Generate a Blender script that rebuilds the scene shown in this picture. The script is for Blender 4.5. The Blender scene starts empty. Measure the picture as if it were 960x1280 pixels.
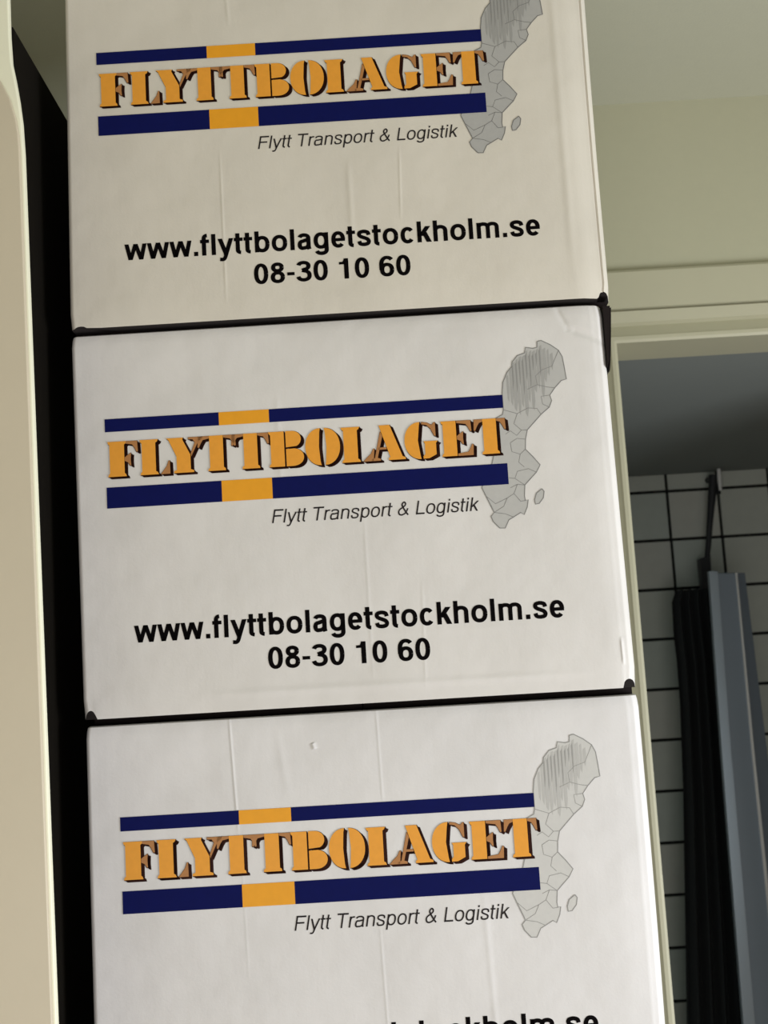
import bpy, bmesh, math
from mathutils import Vector, Matrix

sc = bpy.context.scene
C = sc.collection
PI = math.pi
CAM_Z = 1.56                       # camera height above the floor

# ------------------------------------------------------------------ camera
cd = bpy.data.cameras.new('camera')
cd.sensor_fit = 'VERTICAL'; cd.sensor_height = 36; cd.lens = 45; cd.clip_start = .02
cd.dof.use_dof = True; cd.dof.focus_distance = 1.27; cd.dof.aperture_fstop = 13
cam = bpy.data.objects.new('camera', cd); C.objects.link(cam)
pt, rl = .13489, .05983
cp, sp, cr, sr = math.cos(pt), math.sin(pt), math.cos(rl), math.sin(rl)
R = Matrix(((cr, sr, 0), (sr*sp, -cr*sp, -cp), (-sr*cp, cr*cp, -sp))).to_4x4()
cam.matrix_world = Matrix.Translation((0, 0, CAM_Z)) @ R
sc.camera = cam

# ------------------------------------------------------------------ world, lights, exposure
sc.view_settings.view_transform = 'Standard'
sc.view_settings.look = 'None'
sc.view_settings.gamma = 1
sc.view_settings.exposure = 0
w = bpy.data.worlds.new('world'); sc.world = w; w.use_nodes = True
bg = w.node_tree.nodes['Background']
bg.inputs[0].default_value = (1.0, 1.0, .985, 1)
bg.inputs[1].default_value = .27

def area(name, loc, target, sx, sy, power, col):
    l = bpy.data.lights.new(name, 'AREA'); l.shape = 'RECTANGLE'; l.size = sx; l.size_y = sy
    l.energy = power; l.color = col
    o = bpy.data.objects.new(name, l); C.objects.link(o); o.location = loc
    o.rotation_euler = (Vector(target)-Vector(loc)).to_track_quat('-Z', 'Y').to_euler()
    return o
area('window_daylight', (1.90, .55, .90), (.1, 1.0, 1.0), .9, 1.0, 47, (.95, .98, 1.0))
area('added_back_fill', (-.1, -1.75, .75), (-.1, 1.2, 1.1), 1.3, 1.1, 23, (1.0, .945, .90))  # unseen fill lamp, added low behind the camera to lift the box fronts

# ------------------------------------------------------------------ helpers
def lin(r, g, b):
    f = lambda c: (c/255/12.92) if c/255 <= .04045 else ((c/255+.055)/1.055)**2.4
    return (f(r), f(g), f(b), 1)

def mat(name, col, rough=.6, metal=0, noise=0, nscale=30, bump=0, bscale=200, spec=.5):
    m = bpy.data.materials.new(name); m.use_nodes = True
    nt = m.node_tree; b = nt.nodes['Principled BSDF']
    b.inputs['Base Color'].default_value = col
    b.inputs['Roughness'].default_value = rough
    b.inputs['Metallic'].default_value = metal
    b.inputs['Specular IOR Level'].default_value = spec
    tc = nt.nodes.new('ShaderNodeTexCoord')
    if noise:
        n = nt.nodes.new('ShaderNodeTexNoise'); n.inputs['Scale'].default_value = nscale
        n.inputs['Detail'].default_value = 4
        nt.links.new(tc.outputs['Object'], n.inputs['Vector'])
        r = nt.nodes.new('ShaderNodeMapRange')
        r.inputs['To Min'].default_value = 1-noise; r.inputs['To Max'].default_value = 1+noise
        nt.links.new(n.outputs['Fac'], r.inputs['Value'])
        mx = nt.nodes.new('ShaderNodeVectorMath'); mx.operation = 'SCALE'
        mx.inputs[0].default_value = col[:3]
        nt.links.new(r.outputs[0], mx.inputs['Scale'])
        nt.links.new(mx.outputs[0], b.inputs['Base Color'])
    if bump:
        n = nt.nodes.new('ShaderNodeTexNoise'); n.inputs['Scale'].default_value = bscale
        nt.links.new(tc.outputs['Object'], n.inputs['Vector'])
        bp = nt.nodes.new('ShaderNodeBump'); bp.inputs['Strength'].default_value = bump
        bp.inputs['Distance'].default_value = .002
        nt.links.new(n.outputs['Fac'], bp.inputs['Height'])
        nt.links.new(bp.outputs[0], b.inputs['Normal'])
    return m

def cardboard(name, col, creases):
    """white coated corrugated board; creases: (u0,v0,u1,v1,width,height) folds pressed into the panel (box coordinates)"""
    m = mat(name, col, .55, spec=.3)
    nt = m.node_tree; N = nt.nodes; L = nt.links; b = N['Principled BSDF']
    tc = N.new('ShaderNodeTexCoord')
    sx = N.new('ShaderNodeSeparateXYZ'); L.new(tc.outputs['Object'], sx.inputs[0])
    def mth(op, a, c=None):
        n = N.new('ShaderNodeMath'); n.operation = op
        for i, q in enumerate((a, c)):
            if q is None: continue
            if isinstance(q, (int, float)): n.inputs[i].default_value = q
            else: L.new(q, n.inputs[i])
        return n.outputs[0]
    U, Z = sx.outputs[0], sx.outputs[2]
    n1 = N.new('ShaderNodeTexNoise'); n1.inputs['Scale'].default_value = 9; n1.inputs['Detail'].default_value = 3
    L.new(tc.outputs['Object'], n1.inputs['Vector'])
    n2 = N.new('ShaderNodeTexNoise'); n2.inputs['Scale'].default_value = 420; n2.inputs['Detail'].default_value = 2
    L.new(tc.outputs['Object'], n2.inputs['Vector'])
    # corrugation flutes run vertically under the liner
    wv = mth('SINE', mth('MULTIPLY', U, 2*PI/.0065))
    h = mth('ADD', mth('MULTIPLY', n1.outputs['Fac'], .0042), mth('MULTIPLY', n2.outputs['Fac'], .00009))
    h = mth('ADD', h, mth('MULTIPLY', wv, .000004))
    for (u0, v0, u1, v1, wd, ht) in creases:
        v0 -= VB; v1 -= VB
        ln = math.hypot(u1-u0, v1-v0); tx, tz = (u1-u0)/ln, (v1-v0)/ln
        du = mth('SUBTRACT', U, u0); dz = mth('SUBTRACT', Z, v0)
        t = mth('ADD', mth('MULTIPLY', du, tx/ln), mth('MULTIPLY', dz, tz/ln))
        d = mth('ADD', mth('MULTIPLY', du, -tz/wd), mth('MULTIPLY', dz, tx/wd))
        g = mth('EXPONENT', mth('MULTIPLY', mth('MULTIPLY', d, d), -1))
        q = mth('MULTIPLY', mth('MULTIPLY', t, mth('SUBTRACT', 1, t)), 6)
        q.node.use_clamp = True
        h = mth('ADD', h, mth('MULTIPLY', mth('MULTIPLY', g, q), ht))
    bp = N.new('ShaderNodeBump'); bp.inputs['Strength'].default_value = 1; bp.inputs['Distance'].default_value = 1
    L.new(h, bp.inputs['Height']); L.new(bp.outputs[0], b.inputs['Normal'])
    # faint scuffs
    n3 = N.new('ShaderNodeTexNoise'); n3.inputs['Scale'].default_value = 14; n3.inputs['Detail'].default_value = 6
    L.new(tc.outputs['Object'], n3.inputs['Vector'])
    r = N.new('ShaderNodeMapRange'); r.inputs['From Min'].default_value = .3; r.inputs['From Max'].default_value = .7
    r.inputs['To Min'].default_value = .965; r.inputs['To Max'].default_value = 1.02
    L.new(n3.outputs['Fac'], r.inputs['Value'])
    mx = N.new('ShaderNodeVectorMath'); mx.operation = 'SCALE'; mx.inputs[0].default_value = col[:3]
    L.new(r.outputs[0], mx.inputs['Scale']); L.new(mx.outputs[0], b.inputs['Base Color'])
    return m

def tag(o, label=None, cat=None, group=None, kind=None):
    for k, v in (('label', label), ('category', cat), ('group', group), ('kind', kind)):
        if v: o[k] = v
    return o

def empty(name, loc, rz=0):
    o = bpy.data.objects.new(name, None); C.objects.link(o)
    o.empty_display_size = .05; o.location = loc; o.rotation_euler = (0, 0, rz); return o

def link(name, bm, mats, parent=None, smooth=False, loc=(0, 0, 0)):
    me = bpy.data.meshes.new(name); bm.to_mesh(me); bm.free()
    for m in (mats if isinstance(mats, (list, tuple)) else [mats]): me.materials.append(m)
    if smooth:
        for p in me.polygons: p.use_smooth = True
        me.set_sharp_from_angle(angle=math.radians(40))
    o = bpy.data.objects.new(name, me); C.objects.link(o); o.location = loc
    if parent: o.parent = parent
    return o

def box(bm, x0, y0, z0, x1, y1, z1, bev=0, mi=0):
    vs = [bm.verts.new((x, y, z)) for x in (x0, x1) for y in (y0, y1) for z in (z0, z1)]
    fs = [bm.faces.new([vs[i] for i in q]) for q in ((0,1,3,2),(4,6,7,5),(0,4,5,1),(2,3,7,6),(0,2,6,4),(1,5,7,3))]
    for f in fs: f.material_index = mi
    if bev:
        bmesh.ops.bevel(bm, geom=list({e for f in fs for e in f.edges}), offset=bev, segments=2, profile=.5, affect='EDGES')

def prism(bm, pts, y0, y1, mi=0):
    """outline in x,z between depths y0 (front) and y1"""
    a = [bm.verts.new((x, y0, z)) for x, z in pts]; b = [bm.verts.new((x, y1, z)) for x, z in pts]
    n = len(pts)
    fs = [bm.faces.new(a), bm.faces.new(b[::-1])]
    for i in range(n): fs.append(bm.faces.new((a[i], b[i], b[(i+1) % n], a[(i+1) % n])))
    for f in fs: f.material_index = mi
    return a

def tube(bm, pts, rad, seg=12):
    rings = []
    for i, p in enumerate(pts):
        p = Vector(p); t = (Vector(pts[min(i+1, len(pts)-1)])-Vector(pts[max(i-1, 0)])).normalized()
        a = t.orthogonal().normalized() if abs(t.y) > .9 else t.cross(Vector((0, 1, 0))).normalized()
        b = t.cross(a); r = rad[i] if isinstance(rad, (list, tuple)) else rad
        rings.append([bm.verts.new(p+r*(a*math.cos(k*2*PI/seg)+b*math.sin(k*2*PI/seg))) for k in range(seg)])
    for q, s in zip(rings, rings[1:]):
        for k in range(seg): bm.faces.new((q[k], q[(k+1) % seg], s[(k+1) % seg], s[k]))
    bm.faces.new(rings[0]); bm.faces.new(rings[-1][::-1])

# ------------------------------------------------------------------ materials
M_wall = mat('wall_paint', lin(181, 180, 155), .75, noise=.02, nscale=60, bump=.15, bscale=260)
M_ceil = mat('ceiling_paint', lin(192, 193, 175), .8, noise=.02, nscale=60, bump=.15, bscale=260)
M_trim = mat('door_frame_paint', lin(185, 183, 159), .45, noise=.015, nscale=40)
M_floor = mat('floor_wood', lin(140, 112, 84), .5, noise=.2, nscale=12)
M_panel = mat('cream_lacquer', lin(206, 196, 175), .45, noise=.02, nscale=25, bump=.05, bscale=120)
M_panel_b = mat('pale_green_cream_lacquer', lin(240, 240, 218), .4, noise=.02, nscale=25)
M_brown = mat('shade_darkened_board', lin(20, 8, 8), .95, noise=.2, nscale=80)  # raw board taken near black, painting in the shade of seams and notches
M_gapshade = mat('gap_shade_black', lin(15, 12, 8), .95, noise=.2, nscale=30, spec=.1)  # near-black tone standing in for the shade of the left gap
M_tile = [mat('glazed_grey_tile_%s' % n, lin(*c), .35, noise=.06, nscale=30, bump=.1, bscale=40)
          for n, c in (('warm', (204, 208, 200)), ('plain', (199, 206, 198)), ('cool', (194, 204, 197)))]
M_grout = mat('dark_grout', lin(22, 25, 24), .95, noise=.2, nscale=90)
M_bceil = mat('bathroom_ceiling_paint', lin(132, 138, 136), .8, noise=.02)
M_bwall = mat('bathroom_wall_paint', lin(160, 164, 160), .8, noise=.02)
M_screen = mat('blue_grey_frosted_panel', lin(128, 142, 156), .35, noise=.03, nscale=12)
M_screen2 = mat('dark_blue_grey_panel', lin(96, 108, 120), .35, noise=.04, nscale=12)
M_alu = mat('brushed_aluminium', lin(150, 163, 174), .35, .3, noise=.03)
M_line = mat('bright_steel_edge', lin(225, 228, 230), .25, .5, noise=.02)
M_dark = mat('black_cloth', lin(30, 35, 37), .9, noise=.15, nscale=40, bump=.3, bscale=300)
M_darkm = mat('dark_metal', lin(48, 50, 54), .5, .3, noise=.1)
M_chrome = mat('chrome', lin(240, 242, 242), .3, .2, noise=.02)
M_navy = mat('navy_ink', lin(2, 12, 82), .7, noise=.12, nscale=120, spec=.15)
M_yel = mat('yellow_ink', lin(240, 166, 36), .5, noise=.06, nscale=120, spec=.3)
M_org = mat('orange_ink', lin(238, 163, 56), .5, noise=.08, nscale=160, spec=.3)
M_tan = mat('tan_ink', lin(178, 124, 74), .5, noise=.12, nscale=260, spec=.3)
M_shad = mat('dark_brown_ink', lin(48, 18, 10), .6, noise=.1, spec=.15)
M_blk = mat('black_ink', lin(5, 2, 4), .8, noise=.05, spec=.08)
M_gtx = mat('charcoal_ink', lin(40, 36, 38), .7, noise=.05, spec=.15)

# ================================================================== the room
F0 = 0.0                                    # floor
KW = 2.12/1.85
WY = 2.12                                   # door wall, room side
CEIL = CAM_Z+.855*KW
JX = .357*KW                                   # left jamb, inner edge
LZ = CAM_Z+.479*KW                             # lintel underside
DR = JX+.80                                 # right jamb
RX = 2.0; LX = -1.15; BY = -1.9
def struct(name, bm, m, **k):
    o = link(name, bm, m, **k); tag(o, kind='structure'); return o

bm = bmesh.new(); box(bm, LX-.1, BY-.1, -.1, RX+.1, WY+.12, 0); struct('floor', bm, M_floor)
bm = bmesh.new(); box(bm, LX-.1, BY-.1, CEIL, RX+.1, WY+.12, CEIL+.1); struct('ceiling', bm, M_ceil)
bm = bmesh.new()
box(bm, LX-.1, WY, 0, JX-.02, WY+.11, CEIL); box(bm, DR+.02, WY, 0, RX+.1, WY+.11, CEIL)
box(bm, JX-.02, WY, LZ+.02, DR+.02, WY+.11, CEIL)
struct('wall_front', bm, M_wall)
bm = bmesh.new(); box(bm, LX-.1, BY, 0, LX, WY, CEIL); struct('wall_left', bm, M_wall)
bm = bmesh.new()                            # right wall with its window opening
box(bm, RX, BY, 0, RX+.1, 0, CEIL); box(bm, RX, 1.2, 0, RX+.1, WY, CEIL)
box(bm, RX, 0, 0, RX+.1, 1.2, .5); box(bm, RX, 0, 1.8, RX+.1, 1.2, CEIL)
struct('wall_right', bm, M_wall)
bm = bmesh.new()
for q in ((RX-.01, 0, .5, RX+.06, .05, 1.8), (RX-.01, 1.15, .5, RX+.06, 1.2, 1.8), (RX-.01, .05, .5, RX+.06, 1.15, .55),
          (RX-.01, .05, 1.75, RX+.06, 1.15, 1.8), (RX+.01, .575, .55, RX+.05, .625, 1.75)): box(bm, *q, bev=.003)
struct('window_1', bm, M_trim)

# door frame: stepped moulding swept up the left leg, across and down the right leg
prof = [(0, 0), (0, -.012), (.004, -.014), (.009, -.014), (.012, -.012), (.027, -.004), (.030, -.013), (.047, -.015),
        (.0485, -.008), (.0505, -.008), (.052, -.0145), (.107, -.014), (.111, -.011), (.112, 0)]   # (distance from opening, depth)
bm = bmesh.new()
rows = []
for (o, d) in prof:
    o *= KW; d *= KW
    x0, x1, z = JX-o, DR+o, LZ+o
    rows.append([bm.verts.new(p) for p in ((x0, WY+d, 0), (x0, WY+d, z), (x1, WY+d, z), (x1, WY+d, 0))])
for a, b in zip(rows, rows[1:]):
    for k in range(3): bm.faces.new((a[k], a[k+1], b[k+1], b[k]))
bm.normal_update(); bmesh.ops.recalc_face_normals(bm, faces=bm.faces)
casing = struct('trim_1', bm, M_trim)
bm = bmesh.new()
box(bm, JX-.02, WY-.001, 0, JX, WY+.111, LZ, bev=.0015); box(bm, DR, WY-.001, 0, DR+.02, WY+.111, LZ, bev=.0015)
box(bm, JX-.02, WY-.001, LZ, DR+.02, WY+.111, LZ+.02, bev=.0015)
struct('trim_2', bm, M_trim)

# ------------------------------------------------------------------ bathroom beyond the doorway
TY = 3.8; BX0, BX1 = .30, 1.75; BC = CAM_Z+.578
bm = bmesh.new(); box(bm, BX0-.1, WY+.12, -.1, BX1+.1, TY+.1, 0); struct('floor.001', bm, mat('bathroom_floor_vinyl', lin(120, 124, 122), .5, noise=.1))
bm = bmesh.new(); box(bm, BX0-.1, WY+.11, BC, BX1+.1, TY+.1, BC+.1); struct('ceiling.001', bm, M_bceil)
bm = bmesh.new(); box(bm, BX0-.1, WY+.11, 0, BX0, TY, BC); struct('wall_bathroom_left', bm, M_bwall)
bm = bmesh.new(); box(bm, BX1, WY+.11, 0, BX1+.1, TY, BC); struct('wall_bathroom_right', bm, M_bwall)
bm = bmesh.new(); box(bm, BX0-.1, TY, 0, BX1+.1, TY+.1, BC)
bwall = struct('wall_bathroom_far', bm, M_grout)
TP, TPX = .146, .1525
tiles = {}
def tile_mesh(wd, ht, m):
    k = (round(wd, 3), round(ht, 3), m.name)
    if k not in tiles:
        b = bmesh.new(); box(b, 0, -.009, 0, wd, .0, ht, bev=.0015)
        me = bpy.data.meshes.new('tile'); b.to_mesh(me); b.free(); me.materials.append(m); tiles[k] = me
    return tiles[k]
G = .0085; n = 0
for c in range(-4, 6):
    x = .848+c*TPX
    xa, xb = max(x+G/2, BX0+.002), min(x+TPX-G/2, BX1-.002)
    if xb-xa < .02: continue
    for r in range(-1, 14):
        z1 = CAM_Z+.526-r*TP
        za, zb = z1-TP+G/2, min(z1-G/2, BC-.001)
        if za < .0: za = .001
        if zb-za < .01: continue
        o = bpy.data.objects.new('tile', tile_mesh(xb-xa, zb-za, M_tile[(c*7+r*5+c*r) % 3])); C.objects.link(o)
        o.location = (xa, TY-.0002-.0007*((c*3+r*5) % 3), za); o.parent = bwall; n += 1

# ================================================================== moving boxes
VB = -.0165                                  # underside of a box below its print origin
DEP = .36
# ---- print geometry: everything flat in (u, v), laid on the front panel
INK = .00025
class Ink:
    def __init__(s): s.polys = []
    def poly(s, pts, mi=0, lay=0): s.polys.append((pts, mi, lay))
    def build(s, name, mats, parent):
        bm = bmesh.new()
        for i, (pts, mi, lay) in enumerate(s.polys):
            y = -(INK+lay*.00008+i*2e-8)
            vs = [bm.verts.new((u, y-DEP/2, v-VB)) for u, v in pts]
            try: f = bm.faces.new(vs)
            except ValueError: continue
            f.material_index = mi
        bm.normal_update()
        for f in bm.faces:
            if f.normal.y > 0: f.normal_flip()
        return link(name, bm, mats, parent)

# ---- stroke glyphs after a bold grotesque, 1000 units to the em
def arc(cx, cy, rx, ry, a0, a1, n=18, e=2.25):
    out = []
    for i in range(n+1):
        a = math.radians(a0+(a1-a0)*i/n); c, s = math.cos(a), math.sin(a)
        out.append((cx+rx*math.copysign(abs(c)**(2/e), c), cy+ry*math.copysign(abs(s)**(2/e), s)))
    return out
def spline(P, n=6):
    out = []; Q = [P[0]]+list(P)+[P[-1]]
    for i in range(1, len(Q)-2):
        a, b, c, d = Q[i-1:i+3]
        for k in range(n):
            t = k/n
            out.append(tuple(.5*((2*b[j])+(-a[j]+c[j])*t+(2*a[j]-5*b[j]+4*c[j]-d[j])*t*t+(-a[j]+3*b[j]-3*c[j]+d[j])*t**3) for j in (0, 1)))
    out.append(P[-1]); return out
def pen(P, s, t):
    """quads along a polyline with an elliptical pen: s wide on stems, t thick on horizontals"""
    L, Rr = [], []
    for i, p in enumerate(P):
        a = P[max(i-1, 0)]; b = P[min(i+1, len(P)-1)]
        dx, dy = b[0]-a[0], b[1]-a[1]; l = math.hypot(dx, dy) or 1
        nx, ny = -dy/l, dx/l
        L.append((p[0]+nx*s/2, p[1]+ny*t/2)); Rr.append((p[0]-nx*s/2, p[1]-ny*t/2))
    return [[L[i], L[i+1], Rr[i+1], Rr[i]] for i in range(len(P)-1)]
def rect(x0, y0, x1, y1): return [[(x0, y0), (x1, y0), (x1, y1), (x0, y1)]]
def diag(x0, y0, x1, y1, h): return [[(x0-h, y0), (x0+h, y0), (x1+h, y1), (x1-h, y1)]]

def glyph(ch, bold):
    s, t = (147, 120) if bold else (86, 72)
    X = 532 if bold else 523; H = 704
    W = {'w': 778, '.': 278, 'f': 333, 'l': 278, 'y': 556, 't': 333, 'b': 611, 'o': 611, 'a': 556, 'g': 611, 'e': 556, 's': 556,
         'c': 556, 'k': 556, 'h': 611, 'm': 889, '-': 333, ' ': 278} if bold else \
        {'F': 611, 'l': 222, 'y': 500, 't': 278, 'T': 611, 'r': 333, 'a': 556, 'n': 556, 's': 500, 'p': 556, 'o': 556, '&': 667,
         'L': 556, 'g': 556, 'i': 222, 'k': 500, ' ': 278}
    wd = W.get(ch, 556); m = 38
    lo, hi = -12+t/2, X+12-t/2; cy, ry = (lo+hi)/2, (hi-lo)/2
    xl, xr = m+s/2, wd-m-s/2; cx, rx = (xl+xr)/2, (xr-xl)/2
    st = 66 if not bold else 62            # stem offset
    g = []
    if ch == 'w':
        h = s*.50
        for a, b in ((h+4, 205), (wd/2, 205), (wd/2, wd-205), (wd-h-4, wd-205)): g += diag(b, 0, a, X, h)
    elif ch == 'y':
        h = s*.53; g += diag(wd*.5+2, 10, h+6, X, h)
        g += diag(wd*.5-6, -20, wd-h-6, X, h)
        g += pen(spline([(wd*.5+24, 40), (wd*.44, -110), (wd*.33, -165), (wd*.12, -160)]), s*.9, t)
    elif ch == '.': g += rect(wd/2-72, 0, wd/2+72, 142)
    elif ch == '-': g += rect(42, 232, wd-42, 342)
    elif ch == 'l': g += rect(wd/2-s/2, 0, wd/2+s/2, H)
    elif ch == 'i': g += rect(wd/2-s/2, 0, wd/2+s/2, X)+rect(wd/2-s/2, 610, wd/2+s/2, H)
    elif ch == 'f':
        x = wd*.42; g += pen([(x, 0), (x, 540)]+arc(x+120, 560, 120, 112, 180, 92, 8), s, t)+rect(12, X-t*.95, wd-12, X)
    elif ch == 't':
        x = wd*.42; g += pen([(x, 680), (x, 150)]+arc(x+112, 120, 112, 84+(0 if bold else 20), 180, 268, 8), s, t)+rect(12, X-t*.95, wd-18, X)
    elif ch in 'bpg':
        if ch == 'g':
            x = wd-st-s/2; ox, r2 = (xl+x)/2, (x-xl)/2
            g += pen(arc(ox, cy, r2, ry, 0, 360, 30), s, t)
            g += pen([(x, X), (x, -30)]+arc((xl+20+x)/2, -40, (x-xl-20)/2, 122, 0, -165, 14), s, t)
        else:
            x = st+s/2; ox, r2 = (x+xr)/2, (xr-x)/2
            g += pen(arc(ox, cy, r2, ry, 0, 360, 30), s, t)
            g += rect(x-s/2, 0, x+s/2, H) if ch == 'b' else rect(x-s/2, -206, x+s/2, X)
    elif ch == 'o': g += pen(arc(cx, cy, rx, ry, 0, 360, 30), s, t)
    elif ch == 'c': g += pen(arc(cx+6, cy, rx, ry, 38, 322, 24), s, t)
    elif ch == 'e': g += pen(arc(cx, cy, rx, ry, 0, 318, 28), s, t)+rect(xl, cy-t*.48, xr+s*.46, cy+t*.40)
    elif ch == 'a':
        x = xr-28
        g += pen(arc((xl+x)/2, 380, (x-xl)/2, hi-380, 165, 0, 14)+[(x, 100)]+spline([(x+4, 60), (x+20, 0)], 3), s, t)
        g += pen(arc(x-(x-xl)*.55, 165, (x-xl)*.55, 165-lo, 30, -100, 4)[4:]+arc(xl+105, 160, 105, 165-lo, 270, 95, 12)+spline([(xl+130, 285), (x-60, 318), (x, 350)], 4), s, t)
        g += pen(spline([(xl+100, lo), (x-90, lo+14), (x-20, lo+80), (x, 190)], 4), s*.8, t)
    elif ch == 's':
        a, b = xl, xr
        g += pen(spline([(b, X-175), (b-35, hi-35), (cx, hi), (a+30, hi-30), (a+6, cy+112), (a+60, cy+52), (cx, cy+8), (b-50, cy-44),
                         (b-4, cy-112), (b-36, lo+28), (cx, lo), (a+38, lo+28), (a, 165)], 5), s*.95, t)
    elif ch == 'k':
        x = st+s/2; g += rect(x-s/2, 0, x+s/2, H)
        g += diag(x+s*.3, 210, wd-s*.75-6, X, s*.62)+diag(wd-s*.62, 0, x+s*.95+25, 335, s*.60)
    elif ch in 'hn':
        x = st+s/2; x2 = wd-st-s/2+4
        g += rect(x-s/2, 0, x+s/2, H if ch == 'h' else X)+pen(arc((x+x2)/2, 350, (x2-x)/2, hi-350, 172, 0, 14)+[(x2, 0)], s, t)
    elif ch == 'm':
        x = st+s/2; x3 = wd-st-s/2+4; x2 = (x+x3)/2
        g += rect(x-s/2, 0, x+s/2, X)
        for a, b in ((x, x2), (x2, x3)): g += pen(arc((a+b)/2, 370, (b-a)/2, hi-370, 172, 0, 12)+[(b, 0)], s*.97, t)
    elif ch == 'r':
        x = st+s/2; g += rect(x-s/2, 0, x+s/2, X)+pen(spline([(x, 300), (x+20, 420), (x+90, hi-18), (wd-6, hi-2)]), s, t)
    elif ch == 'F': x = 76; g += rect(x, 0, x+s, H)+rect(x, H-80, wd-28, H)+rect(x, 325, wd-85, 400)
    elif ch == 'T': g += rect(wd/2-s/2, 0, wd/2+s/2, H)+rect(20, H-80, wd-20, H)
    elif ch == 'L': x = 76; g += rect(x, 0, x+s, H)+rect(x, 0, wd-20, 80)
    elif ch == '&':
        g += pen(spline([(610, 10), (470, 160), (330, 340), (225, 500), (215, 600), (300, 680), (385, 600), (370, 500), (250, 400), (110, 290),
                         (85, 170), (150, 50), (280, 22), (420, 90), (505, 220), (540, 350)], 5), s*.92, t)
    elif ch == '0': g += pen(arc(278, 348, 278-m-s/2, 362-t/2, 0, 360, 32), s, t)
    elif ch == '8':
        g += pen(arc(278, 535, 278-m-s/2-24, 175-t/2, 0, 360, 26), s, t)+pen(arc(278, 197, 278-m-s/2, 211-t/2, 0, 360, 28), s, t)
    elif ch == '3':
        g += pen(arc(262, 530, 170, 180-t/2, 168, -80, 18)+[(210, 380)], s, t)+pen([(210, 380)]+arc(265, 202, 190, 216-t/2, 82, -170, 20), s, t)
    elif ch == '1': g += rect(232, 0, 232+s+6, 710)+[[(70, 505), (240, 505), (240, 600), (70, 590)], [(150, 505), (260, 505), (260, 710), (246, 710)]]
    elif ch == '6':
        g += pen(arc(282, 226, 278-m-s/2, 240-t/2, 0, 360, 28), s, t)
        g += pen([(99, 226), (99, 330)]+arc(292, 400, 193, 310-t/2, 180, 40, 16), s, t)
    return g, wd

def write(ink, txt, u0, u1, base, bold, size=None, slant=0, track=0):
    runs = []; x = 0
    for ch in txt:
        g, wd = glyph(ch, bold); runs.append((x, g)); x += wd+track
    xs = [x+p[0] for x, g in runs for q in g for p in q]
    a, b = min(xs), max(xs); k = (u1-u0)/(b-a); kz = size or k
    for x, g in runs:
        for q in g: ink.poly([(u0+(x+p[0]-a)*k+slant*p[1]*kz, base+p[1]*kz) for p in q])

# ---- the wordmark: fat stencil capitals, orange face, tan hairline parts, dark drop shadow (millimetres)
def stem(x0, x1, l=2, r=2):
    return [(x0-l, 36), (x1+r, 36), (x1+r*.6, 33.6), (x1, 32.6), (x1, 3.4), (x1+r*.6, 2.4), (x1+r, 0), (x0-l, 0), (x0-l*.6, 2.4), (x0, 3.4), (x0, 32.6), (x0-l*.6, 33.6)]
def beak(x0, x1, y=36, d=11):                   # thin arm ending in a drooping beak
    sg = 1 if x1 > x0 else -1; up = 1 if d > 0 else -1
    return [(x0, y), (x1-sg*.6, y), (x1, y-d), (x1-sg*1.4, y-d-up*.6), (x1-sg*3.6, y-d*.62), (x1-sg*5.6, y-d*.34), (x0, y-up*2.3)]
def blob(cx, cy, rx, ry, a0, a1, n=20): return arc(cx, cy, rx, ry, a0, a1, n, 2.1)
def mid(x, y): return [(x, y+2.4), (x+3.4, y+5), (x+6.4, y+7), (x+6.0, y), (x+6.4, y-6.2), (x+5.2, y-6), (x+3, y-2.6), (x, y-1.2)]
face, hair = [], []
face += [stem(-268.3, -253.6, 2, 2)]; hair += [beak(-253, -240.2), mid(-253.6, 17)]
face += [stem(-236.2, -222.4, 2, 2.8)]; hair += [[(-218.2, 0), (-208.6, 0), (-208.8, 13.5), (-210, 13.5), (-212, 8), (-215, 4)]]
face += [[(-211.5, 36), (-194.6, 36), (-195.4, 34), (-187.8, 18), (-187.8, 3.2), (-184.6, 2), (-184.6, 0), (-204.6, 0), (-204.6, 2), (-201.8, 3.2), (-201.8, 17), (-209.2, 34)]]
hair += [[(-190, 36), (-175.4, 36), (-175.8, 34), (-180, 31), (-187.4, 16), (-187.6, 20), (-183.4, 30.5), (-185.5, 33.8), (-190, 34)]]
for a, b, l, r in ((-168.6, -154.9, -180.8, -142.6), (-134.6, -120.9, -147.0, -109.6), (103.6, 117.0, 94.2, 126.2)):
    face += [stem(a, b, 0, 0)[:3]+[(b, 3.4), (b+1.6, 2.2), (b+2, 0), (a-2, 0), (a-1.6, 2.2), (a, 3.4), (a, 36)]]
    hair += [beak(a, l), beak(b, r)]
face += [stem(-107.8, -94.2, 2, 0)]
face += [[(-92.6, 36)]+blob(-87, 27.6, 9.6, 8.4, 88, -60, 12)+[(-92.6, 19.4)], [(-92.6, 17.6)]+blob(-86.2, 9.0, 11.2, 9.0, 80, -90, 14)+[(-92.6, 0)]]
face += [blob(-58, 18, 15.4, 19, 90, 270, 18)+[(-58.8, 3), (-59.8, 18), (-58.8, 33)], blob(-54.2, 18, 15.4, 19, -90, 90, 18)+[(-53.4, 33), (-52.4, 18), (-53.4, 3)]]
face += [stem(-35.2, -21.4, 2.4, 2.6)]; hair += [[(-16.8, 0), (-6.6, 0), (-5.2, 12.6), (-6.4, 12.6), (-9, 7.6), (-13, 4)]]
face += [[(0.4, 36), (11.2, 36), (22.6, 3.2), (25.6, 2), (25.6, 0), (8.8, 0), (8.8, 2), (10.4, 3.2)]]
hair += [[(1.2, 30), (3.2, 25), (-2.4, 3), (0.6, 2), (0.6, 0), (-8, 0), (-8, 2), (-5.2, 3)], [(-1, 13.4), (6.4, 13.4), (7, 11.2), (-1.6, 11.2)]]
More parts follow.
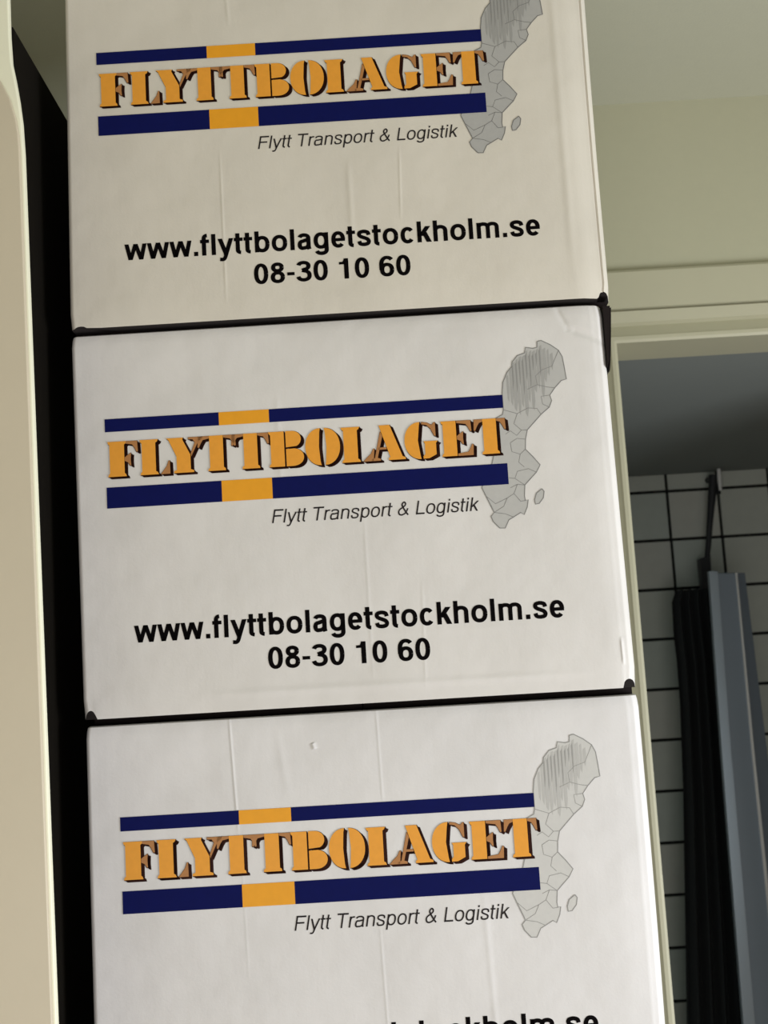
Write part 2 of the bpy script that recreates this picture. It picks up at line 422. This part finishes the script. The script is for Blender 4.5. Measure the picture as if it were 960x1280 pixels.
face += [blob(41.2, 18, 16, 19, 90, 270, 18)+[(40.4, 3), (38.6, 18), (40.4, 33)], [(44, 17), (58.2, 17), (56.4, 14.6), (56.4, 3), (49, -.6), (43.2, -.8), (43.2, 1.6), (45.2, 4), (45.2, 14.6)]]
hair += [[(42.6, 37), (48, 36), (52.6, 33.4), (55, 36), (56.2, 36), (56.2, 22), (54.8, 22), (51.4, 29.6), (47.4, 33.6), (42.6, 34.6)]]
face += [stem(63.8, 77.0, 2, 0)]; hair += [beak(77.4, 92.0), mid(77.2, 18), beak(77.4, 93.2, 0, -11)]
def wordmark(ink):
    base, k = .2208, .001
    tr = lambda P, dx, dy: [((x+dx)*k, base+(y*1.0+dy)*k*.985) for x, y in P]
    for P in hair+face:
        for dx, dy in ((-.35, .3), (.35, .35), (.7, -.5), (1.3, -1.0), (1.9, -1.5), (2.5, -1.9), (3.0, -2.1), (-.3, -.4)): ink.poly(tr(P, dx-.4, dy), 2, 3)
    for P in hair: ink.poly(tr(P, -.5, .2), 1, 4)
    for P in face: ink.poly(tr(P, -.8, .3), 0, 5)

COAST = [(.1631,.3321),(.1672,.333),(.1761,.328),(.1838,.3219),(.187,.3151),(.1881,.3056),(.1894,.292),(.1842,.2908),(.1772,.2838),(.1717,.2767),
 (.1731,.271),(.1703,.2646),(.1615,.2577),(.1468,.2429),(.1443,.2337),(.1435,.2236),(.1502,.2158),(.1568,.2071),(.1526,.2),(.1438,.1914),(.1403,.1879),
 (.1391,.177),(.1397,.1724),(.1425,.1731),(.141,.1659),(.1374,.1585),(.1343,.1609),(.1268,.1568),(.1221,.1543),(.1179,.1464),(.1126,.1467),(.1067,.1535),
 (.1049,.1587),(.1083,.1625),(.106,.1681),(.1013,.1793),(.0979,.1878),(.102,.198),(.1085,.208),(.112,.22),(.109,.232),(.1105,.244),(.115,.256),(.1235,.2600),(.1246,.2647),(.1246,.2815),(.1261,.2926),(.131,.3027),(.136,.308),(.1367,.3126),
 (.1423,.3189),(.1498,.3212),(.1512,.3268),(.1584,.3254),(.1627,.3261)]
ISLE = [(.1568,.1832),(.1587,.1804),(.1574,.174),(.153,.1688),(.1493,.1682),(.1488,.1728),(.151,.179)]
INNER = [[(.1772,.2838),(.170,.285),(.160,.288),(.150,.284)],[(.1615,.2577),(.158,.264),(.149,.265),(.138,.260),(.1246,.2647)],[(.138,.260),(.134,.250),(.141,.243),(.1468,.2429)],
 [(.141,.243),(.136,.238),(.130,.243),(.125,.240)],[(.1443,.2337),(.136,.235),(.129,.231)],[(.129,.231),(.130,.222),(.138,.219),(.1435,.2236)],[(.138,.219),(.136,.211),(.141,.206)],
 [(.1526,.2),(.145,.204),(.134,.202),(.131,.195),(.1403,.1879)],[(.131,.195),(.125,.196)],[(.133,.189),(.129,.180),(.122,.176),(.118,.168),(.1083,.1625)],[(.1403,.1879),(.133,.189),(.126,.186)],
 [(.122,.176),(.1101,.171),(.1013,.1793)],[(.1268,.1568),(.119,.1605),(.1083,.1625)],[(.129,.180),(.135,.172),(.1397,.1724)],[(.1703,.2646),(.164,.268),(.163,.276),(.1717,.2767)],
 [(.160,.288),(.159,.297),(.166,.303),(.176,.306),(.1838,.3219)]]
def line_ink(ink, P, wd, mi, lay):
    for q in pen(P, wd, wd): ink.poly(q, mi, lay)
def country(ink):
    ink.poly(COAST, 0, 0); ink.poly(ISLE, 0, 0)
    # darker hatched upland: overlapping vertical streaks
    streak = [(.131,.300,.272),(.1345,.306,.268),(.138,.313,.262),(.1415,.316,.258),(.145,.3185,.266),(.1485,.319,.256),(.152,.324,.270),(.1555,.3235,.262),
              (.159,.3235,.280),(.1625,.325,.284),(.166,.3285,.274),(.1695,.3255,.290),(.173,.324,.296),(.1765,.320,.302)]
    for i, (u, a, b) in enumerate(streak):
        wdt = .0024+.0006*(i % 3)
        ink.poly([(u-wdt/2, a-.002), (u+wdt/3, a), (u+wdt/2, b+.010), (u, b), (u-wdt/2, b+.004)], 2, 1)
    for i, (u, a, b) in enumerate(streak[2:11]):
        ink.poly([(u-.0022, a-.006), (u-.0006, a-.003), (u-.0008, b+.030), (u-.002, b+.022)], 3, 1)
    for P in INNER: line_ink(ink, P, .00055, 1, 1)
    line_ink(ink, COAST+COAST[:1], .0009, 1, 1); line_ink(ink, ISLE+ISLE[:1], .0009, 1, 1)

def stripes(ink):
    for a, b in ((.2799, .2667), (.2107, .1897)):
        for u0, u1, mi in ((-.2731, -.1589, 0), (-.1589, -.1088, 1), (-.1088, .1246, 0)):
            ink.poly([(u0, b), (u1, b), (u1, a), (u0, a)], mi, 2)

# ---- the carton itself
def carton(bm, sh):
    """lofted body: horizontal section swept through v levels; sh holds the shape of this one carton"""
    B0 = sh['bot']
    levels = [B0, .004, .012, .03, .07, .14, .22, .30, .34, .355, .3625, .3665, .3677]
    def sect(v):
        t = max(0, min(1, v/.36))
        ul = sh['left'][0]+(sh['left'][1]-sh['left'][0])*t
        ur = sh['right'][0]+(sh['right'][1]-sh['right'][0])*t+sh['bulge']*math.sin(PI*t)
        e = 0 if v < .36 else (.0006 if v < .3645 else (.0014 if v < .367 else .003))
        if v < .001: e = .001
        P = [(ul+.004, DEP-.003), (ul, DEP-.008), (ul, .06), (ul, .006), (ul+.0006, .003), (ul+.002, .001), (ul+.0035, 0), (ul+.005, 0), (ul+.0065, 0), (ul+.008, 0), (ul+.0095, 0), (ul+.011, 0), (ul+.013, 0), (ul+.016, 0), (ul+.03, 0), (-.2, 0), (-.1, 0), (0, 0), (.1, 0)]
        f = ur-sh['fold']
        P += [(f-.008, 0), (f, .0004), ]+[(ur-q, .0004+(sh['bend']-.0004)*(sh['fold']-q)/(sh['fold']-.0145)) for q in (.0200, .0180, .0162)]+[(ur-.0145, sh['bend']), (ur-.0128, sh['bend']+.0005), (ur-.0110, sh['bend']+.0009), (ur-.0095, sh['bend']+.0012)]
        g = sh['groove']
        P += [(ur-.0085, sh['bend']+.0014+g), (ur-.0078, sh['bend']+.0016+g), (ur-.0066, sh['bend']+.0024), (ur-.0040, sh['bend']+.0052),
              (ur-.0018, sh['bend']+.0095), (ur-.0004, sh['bend']+.016), (ur, .04), (ur, .2), (ur, DEP-.008), (ur-.004, DEP-.003)]
        return [(x+e*(1 if x < -.2 else (-1 if x > .15 else 0)), y+e*(1 if y < .1 else -1)) for x, y in P]
    rings = []
    for v in levels:
        ring = []
        for (x, y) in sect(v):
            z = v
            if v < .02:                       # punched hand-worn notches at the lower corners
                lift = 0
                for (c, r, hgt) in sh['notch']:
                    q = 1-((x-c)/r)**2
                    if q > 0 and y < .03: lift = max(lift, hgt*math.sqrt(q))
                z = max(v, B0+lift)
            ring.append(bm.verts.new((x, y-DEP/2, z-VB)))
        rings.append(ring)
    n = len(rings[0])
    for a, b in zip(rings, rings[1:]):
        for k in range(n):
            k2 = (k+1) % n
            bm.faces.new((a[k], a[k2], b[k2], b[k]))
    f = bm.faces.new(rings[-1]); bm.faces.new(rings[0][::-1]).material_index = 1
    bm.normal_update()

def make_box(shape, mats, ext=None, holes=()):
    """mats: board, map fill/line/streak/dark streak"""
    board, mf, ml, ms, md = mats
    root = empty('moving_box', (0, 0, 0))
    bm = bmesh.new(); carton(bm, shape)
    bmesh.ops.remove_doubles(bm, verts=bm.verts, dist=1e-6)
    bmesh.ops.recalc_face_normals(bm, faces=bm.faces)
    link('body', bm, [board, M_brown], root, smooth=True)
    bm = bmesh.new()
    l, r = shape['left'][0]+.006, shape['right'][0]-.004
    T = shape['bot']-VB+.001
    box(bm, l, .022-DEP/2, shape.get('drop', 0), (l+r)/2-.0005, DEP/2-.009, T)
    link('bottom_flap', bm, M_brown, root)
    bm = bmesh.new(); box(bm, (l+r)/2+.0005, .022-DEP/2, shape.get('drop', 0), r, DEP/2-.009, T)
    link('bottom_flap', bm, M_brown, root)
    i = Ink(); country(i); i.build('printed_map', [mf, ml, ms, md], root)
    i = Ink(); stripes(i); i.build('printed_stripes', [M_navy, M_yel], root)
    i = Ink(); wordmark(i); i.build('printed_company_name', [M_org, M_tan, M_shad], root)
    i = Ink(); write(i, 'Flytt Transport & Logistik', -.1108, .0925, .1652, False, size=.0000192, slant=.2); i.build('printed_slogan', M_gtx, root)
    i = Ink(); write(i, 'www.flyttbolagetstockholm.se', -.2505, .1695, .0560, True, size=.0000312); i.build('printed_web_address', M_blk, root)
    i = Ink(); write(i, '08-30 10 60', -.1209, .0368, .0230, True, size=.0000298); i.build('printed_phone_number', M_blk, root)
    return root

def mapmats(tag_, f, l, s, d):
    return [mat(n+tag_, lin(c, c, c-1), .55, noise=.06, nscale=150, spec=.3) for n, c in (('map_grey_', f), ('map_line_', l), ('map_streak_', s), ('map_dark_streak_', d))]
WHITE = lin(227, 226, 228)
cr1 = [(-.150, .0, -.150, .17, .0014, .0003), (-.135, .30, -.138, .37, .002, .0003), (.03, .08, .033, .16, .0014, .0003), (-.02, .06, -.02, .15, .003, .0004),
       (.20, .0, .20, .36, .004, .0006)]
cr2 = [(-.10, .19, -.10, .30, .003, .0003), (-.02, .0, -.02, .18, .0018, .00018), (.03, -.01, .033, .10, .0016, .00018), (.192, .345, .24, .325, .004, -.0012), (.184, .367, .196, .34, .003, -.0007),
       (.223, .006, .2225, .034, .0015, .001), (-.1, .05, .2, .05, .003, .0001), (-.2, .001, .2, .001, .004, .0007)]
cr3 = [(-.165, .380, -.160, .255, .0014, .0004), (-.158, .24, -.156, .12, .0014, .00012), (-.03, .18, -.026, .0, .0014, .0002), (-.085, .34, -.083, .333, .0022, .0010), (-.12, .36, -.11, .29, .004, .00025), (-.022, .38, -.020, .27, .0014, .00022),
       (.07, .20, .075, .02, .003, .0003)]
shape1 = dict(bot=-.0120, left=(-.3082, -.3048), right=(.2372, .2384), bulge=-.001, fold=.028, bend=.0042, groove=.0022, notch=[(.2295, .0062, .0075), (-.297, .006, .0025)])
shape2 = dict(bot=-.0155, left=(-.3030, -.3051), right=(.2362, .2335), bulge=-.0004, fold=.022, bend=.0012, groove=0, notch=[(.2275, .0068, .0085), (-.2955, .0052, .0085)])
shape3 = dict(bot=-.0120, left=(-.3048, -.3047), right=(.2345, .2355), bulge=.001, fold=.030, bend=.0014, groove=0, notch=[(.226, .006, .008)])
m1 = [cardboard('white_board_warm', lin(221, 216, 206), cr1)]+mapmats('top', 176, 118, 158, 140)
m2 = [cardboard('white_board_plain', lin(226, 224, 223), cr2)]+mapmats('middle', 190, 132, 168, 146)
m3 = [cardboard('white_board_clean', WHITE, cr3)]+mapmats('bottom', 208, 150, 190, 160)

def place(root, X, Zrel, d, yaw):
    c, s = math.cos(yaw), math.sin(yaw)
    root.location = (X-s*DEP/2, d+c*DEP/2, CAM_Z+Zrel+VB); root.rotation_euler.z = yaw

shape2['drop'] = .0165-.0221
GR = 'white printed moving boxes in one tall stack'
b1 = make_box(shape1, m1); place(b1, .00465, .38424, 1.2429, -.0044)
tag(b1, 'white moving box with darkest grey map, topmost of the stack, cut by the upper edge', 'moving box', GR)
b2 = make_box(shape2, m2); place(b2, 0, 0, 1.25, -.0086)
tag(b2, 'white moving box in the middle of the stack, torn open at its top right corner', 'moving box', GR)
b3 = make_box(shape3, m3); place(b3, .00244, -.38981, 1.255, -.0039)
tag(b3, 'white moving box with palest map, under the other two, cut by the lower edge', 'moving box', GR)

# torn upper right corner of the middle carton: side liner bowed outward, raw board inside
bm = bmesh.new()
U0 = .2336
for sgn, th, mi in ((0, 0, 0),):
    rows = []
    for j in range(9):
        v = .300+.0665*j/8
        k = (j/8)**.8
        off = .0072*k
        row = []
        for (dy, fr) in ((.010+.004*k, 1), (.02, 1), (.05, .85), (.10, .5), (.16, .15), (.2, 0)):
            row.append((U0+.0004+off*fr, dy, v))
        rows.append(row)
    A = [[bm.verts.new((x, y-DEP/2, v-VB)) for x, y, v in r] for r in rows]
    B = [[bm.verts.new((x+.0012, y-DEP/2, v-VB)) for x, y, v in r] for r in rows]
    nr, nc = len(A), len(A[0])
    for i in range(nr-1):
        for k in range(nc-1):
            f = bm.faces.new((A[i][k], A[i+1][k], A[i+1][k+1], A[i][k+1])); f.material_index = 1
            bm.faces.new((B[i][k], B[i][k+1], B[i+1][k+1], B[i+1][k]))
        bm.faces.new((A[i][0], B[i][0], B[i+1][0], A[i+1][0])).material_index = 1
    for k in range(nc-1): bm.faces.new((A[-1][k], A[-1][k+1], B[-1][k+1], B[-1][k])).material_index = 1
tag(link('torn_side_liner', bm, [M_trim, M_brown], b2, smooth=True), 'side liner bowed away from the torn corner')
# raw brown board, slot shade put into its colour, laid bare on the carton's own side behind the liner
bm = bmesh.new()
prism(bm, [(U0-.0012, .303-VB), (U0+.0006, .31-VB), (U0+.0045, .35-VB), (U0+.0058, .3655-VB), (U0-.0012, .3655-VB)], .0035-DEP/2, .18-DEP/2)
tag(link('bare_board', bm, M_brown, b2), 'bare brown board in the torn corner, shade darkened into its colour')

def copy_tree(o, parent=None):
    c = o.copy(); C.objects.link(c)
    if parent: c.parent = parent
    for ch in [q for q in bpy.data.objects if q.parent == o]: copy_tree(ch, c)
    return c
zz = b3.location.z
words = ['directly beneath the lowest one in view', 'two below the lowest one in view', 'standing on the floor under the whole stack']
for k in range(3):
    c = copy_tree(b3); c.location = (b3.location.x+(.004, -.003, .002)[k], b3.location.y+.003, zz-.3841*(k+1))
    c['label'] = 'white moving box '+words[k]
# ================================================================== cream cabinet on the left
def outline(P, left, bottom): return P+[(left, P[-1][1]), (left, bottom), (P[0][0], bottom)]
PY = 1.15
def plank(name, edge, left, y0, y1, m, parent, bev):
    P = edge+[(left, edge[-1][1]), (left, 0.0), (edge[0][0], 0.0)]
    bm = bmesh.new(); prism(bm, P, y0, y1)
    bmesh.ops.recalc_face_normals(bm, faces=bm.faces)
    es = [e for e in bm.edges if all(abs(v.co.y-y0) < 1e-6 and v.co.x > left+1e-4 for v in e.verts) and max(v.co.z for v in e.verts) > .01 and abs(e.verts[0].co.y-e.verts[1].co.y) < 1e-6]
    bmesh.ops.bevel(bm, geom=es, offset=bev, segments=4, profile=.5, affect='EDGES')
    return link(name, bm, m, parent, smooth=True)
cab = empty('cabinet_panel', (-.45, PY+.02, 0))
tag(cab, 'tall cream painted panel with a rounded shoulder, left of the box stack', 'panel')
def L_(pts, D): return [((x*D)-cab.location.x, CAM_Z+z*D) for x, z in pts]
front = plank('front_board', L_([(-.2560, -1.3), (-.2815, .455), (-.2822, .468), (-.2840, .481), (-.2885, .499), (-.2960, .515), (-.307, .527), (-.325, .537), (-.36, .542), (-.44, .542)], PY),
              -.75-cab.location.x, PY-cab.location.y, PY+.006-cab.location.y, M_panel, cab, .0012)
back = plank('back_board', L_([(-.2525, -1.3), (-.2780, .450), (-.2792, .478), (-.2812, .497), (-.2838, .515), (-.2866, .531), (-.2877, .555), (-.2880, .60), (-.2881, .612)], PY+.006),
             -.405-cab.location.x, PY+.0061-cab.location.y, PY+.014-cab.location.y, M_panel_b, cab, .0016)

bm = bmesh.new()  # board added behind the panel so the gap beside the boxes reads dark
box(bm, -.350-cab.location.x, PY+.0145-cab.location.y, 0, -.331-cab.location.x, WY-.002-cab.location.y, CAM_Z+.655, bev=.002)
tag(link('gap_shade_board', bm, M_gapshade, cab), 'near-black stained side board behind the cream front')
# ================================================================== things in the bathroom
def px(x, y, D):
    """world point at depth D on the sight line that was measured at (x, y)"""
    a = x-480; b = y-640
    X = (a*cr-b*sr)/1600; Y = (a*sr+b*cr)/1600
    r = (X, cp+Y*sp, sp-Y*cp); k = D/r[1]
    return (r[0]*k, D, CAM_Z+r[2]*k)

D = 3.30
def quad_part(name, rows, m, parent, th, bev=.002, D=D):
    """rows of (left px, right px, y px) from the top; extended to the floor"""
    Lf = [px(a, y, D) for a, b, y in rows]; Rt = [px(b, y, D) for a, b, y in rows]
    s = Lf[-1][2]/(Lf[-2][2]-Lf[-1][2])
    Lf.append((Lf[-1][0]+(Lf[-1][0]-Lf[-2][0])*s*.4, D, .02)); Rt.append((Rt[-1][0]+(Rt[-1][0]-Rt[-2][0])*s*.4, D, .02))
    P = [(p[0]-parent.location.x, p[2]) for p in Lf]+[(p[0]-parent.location.x, p[2]) for p in reversed(Rt)]
    bm = bmesh.new(); prism(bm, P, D-parent.location.y, D+th-parent.location.y)
    bmesh.ops.recalc_face_normals(bm, faces=bm.faces)
    return link(name, bm, m, parent)
scr = empty('shower_screen', (1.0, D, 0))
tag(scr, 'tall blue-grey shower screen panel with a thin bright upright line, through the doorway', 'shower screen')
quad_part('panel', [(889, 931, 716), (905, 959, 940), (932, 1006, 1280)], M_screen2, scr, .03)
quad_part('profile', [(886.5, 897, 714), (902.5, 914, 940), (929.5, 944, 1280)], M_alu, scr, .02, D=D-.012)
quad_part('glass_leaf', [(897, 920, 717), (914, 941, 940), (944, 978, 1280)], M_screen, scr, .006, D=D-.004)
quad_part('edge_strip', [(919.3, 921.6, 716), (939.8, 943.0, 940), (961, 965, 1150)], M_line, scr, .008, D=D-.009)

# dark curtain gathered beside the screen
cur = empty('shower_curtain', px(870, 1280, 3.5)[:2]+(0,))
tag(cur, 'black shower curtain gathered against the pale tiles, left of the blue-grey screen', 'curtain')
rows = [(845, 896, 738), (840.5, 900, 753), (843, 904, 794), (847, 908, 826), (851, 912, 879), (855, 922, 990), (858, 940, 1182), (859.5, 948, 1280)]
bm = bmesh.new(); grid = []
rows3 = [[px(a, y, 3.5), px(b, y, 3.5)] for a, b, y in rows]
a, b = rows3[-1]; rows3.append([(a[0]-.02, 3.5, .12), (b[0]-.02, 3.5, .12)])
NC = 48
for a, b in rows3:
    grid.append([])
    for k in range(NC+1):
        t = k/NC; x = a[0]+(b[0]-a[0])*t
        y = 3.5+.022*math.sin(t*5.2*2*PI+.4)*(1 if a[2] < 1.7 else .6)
        grid[-1].append((x-cur.location.x, y-cur.location.y, a[2]))
V0 = [[bm.verts.new(p) for p in r] for r in grid]; V1 = [[bm.verts.new((p[0], p[1]+.003, p[2])) for p in r] for r in grid]
for i in range(len(grid)-1):
    for k in range(NC):
        bm.faces.new((V0[i][k], V0[i][k+1], V0[i+1][k+1], V0[i+1][k])); bm.faces.new((V1[i][k], V1[i+1][k], V1[i+1][k+1], V1[i][k+1]))
    for k in (0, NC): bm.faces.new((V0[i][k], V0[i+1][k], V1[i+1][k], V1[i][k]))
for r in (0, -1):
    for k in range(NC): bm.faces.new((V0[r][k], V0[r][k+1], V1[r][k+1], V1[r][k]))
bmesh.ops.recalc_face_normals(bm, faces=bm.faces)
link('cloth', bm, M_dark, cur, smooth=True)

# slanting dark arm with a chrome end, its bracket reaching down to the curtain
DA = 3.72
base = Vector(px(893, 590, DA)); arm = empty('shower_pipe', base)
tag(arm, 'dark slanting shower pipe with a chrome tip, mounted on the tiles above the screen', 'shower pipe')
bm = bmesh.new()
P = [Vector(px(*q, DA)) for q in ((891.5, 594), (890, 620), (887.5, 650), (885.5, 680), (883.5, 700))]
tube(bm, [p-base for p in P], [.013, .012, .0095, .0085, .0075])
link('rail', bm, M_darkm, arm, smooth=True)
bm = bmesh.new()
Q = [Vector(px(*q, DA-.02))-base for q in ((898.5, 586), (899.5, 600), (900.5, 613))]
tube(bm, Q, [.0055, .0068, .0045]); tag(link('tip', bm, M_chrome, arm, smooth=True), 'chrome tip')
bm = bmesh.new()
Q = [Vector(px(*q, DA-.004))-base for q in ((897.5, 614), (898.5, 618))]
tube(bm, Q, .007); link('tip_socket', bm, M_dark, arm, smooth=True)
bm = bmesh.new()
A = [px(x, y, DA) for x, y in ((873, 699), (886, 695), (888, 742), (877, 742))]
prism(bm, [(p[0]-base.x, p[2]-base.z) for p in A], -.02, .02)
bmesh.ops.recalc_face_normals(bm, faces=bm.faces)
link('bracket', bm, M_darkm, arm)
bm = bmesh.new()
p = Vector(px(891.5, 596, DA))-base
tube(bm, [p, p+Vector((0, TY-.011-DA, 0))], .008); link('wall_mount', bm, M_darkm, arm, smooth=True)
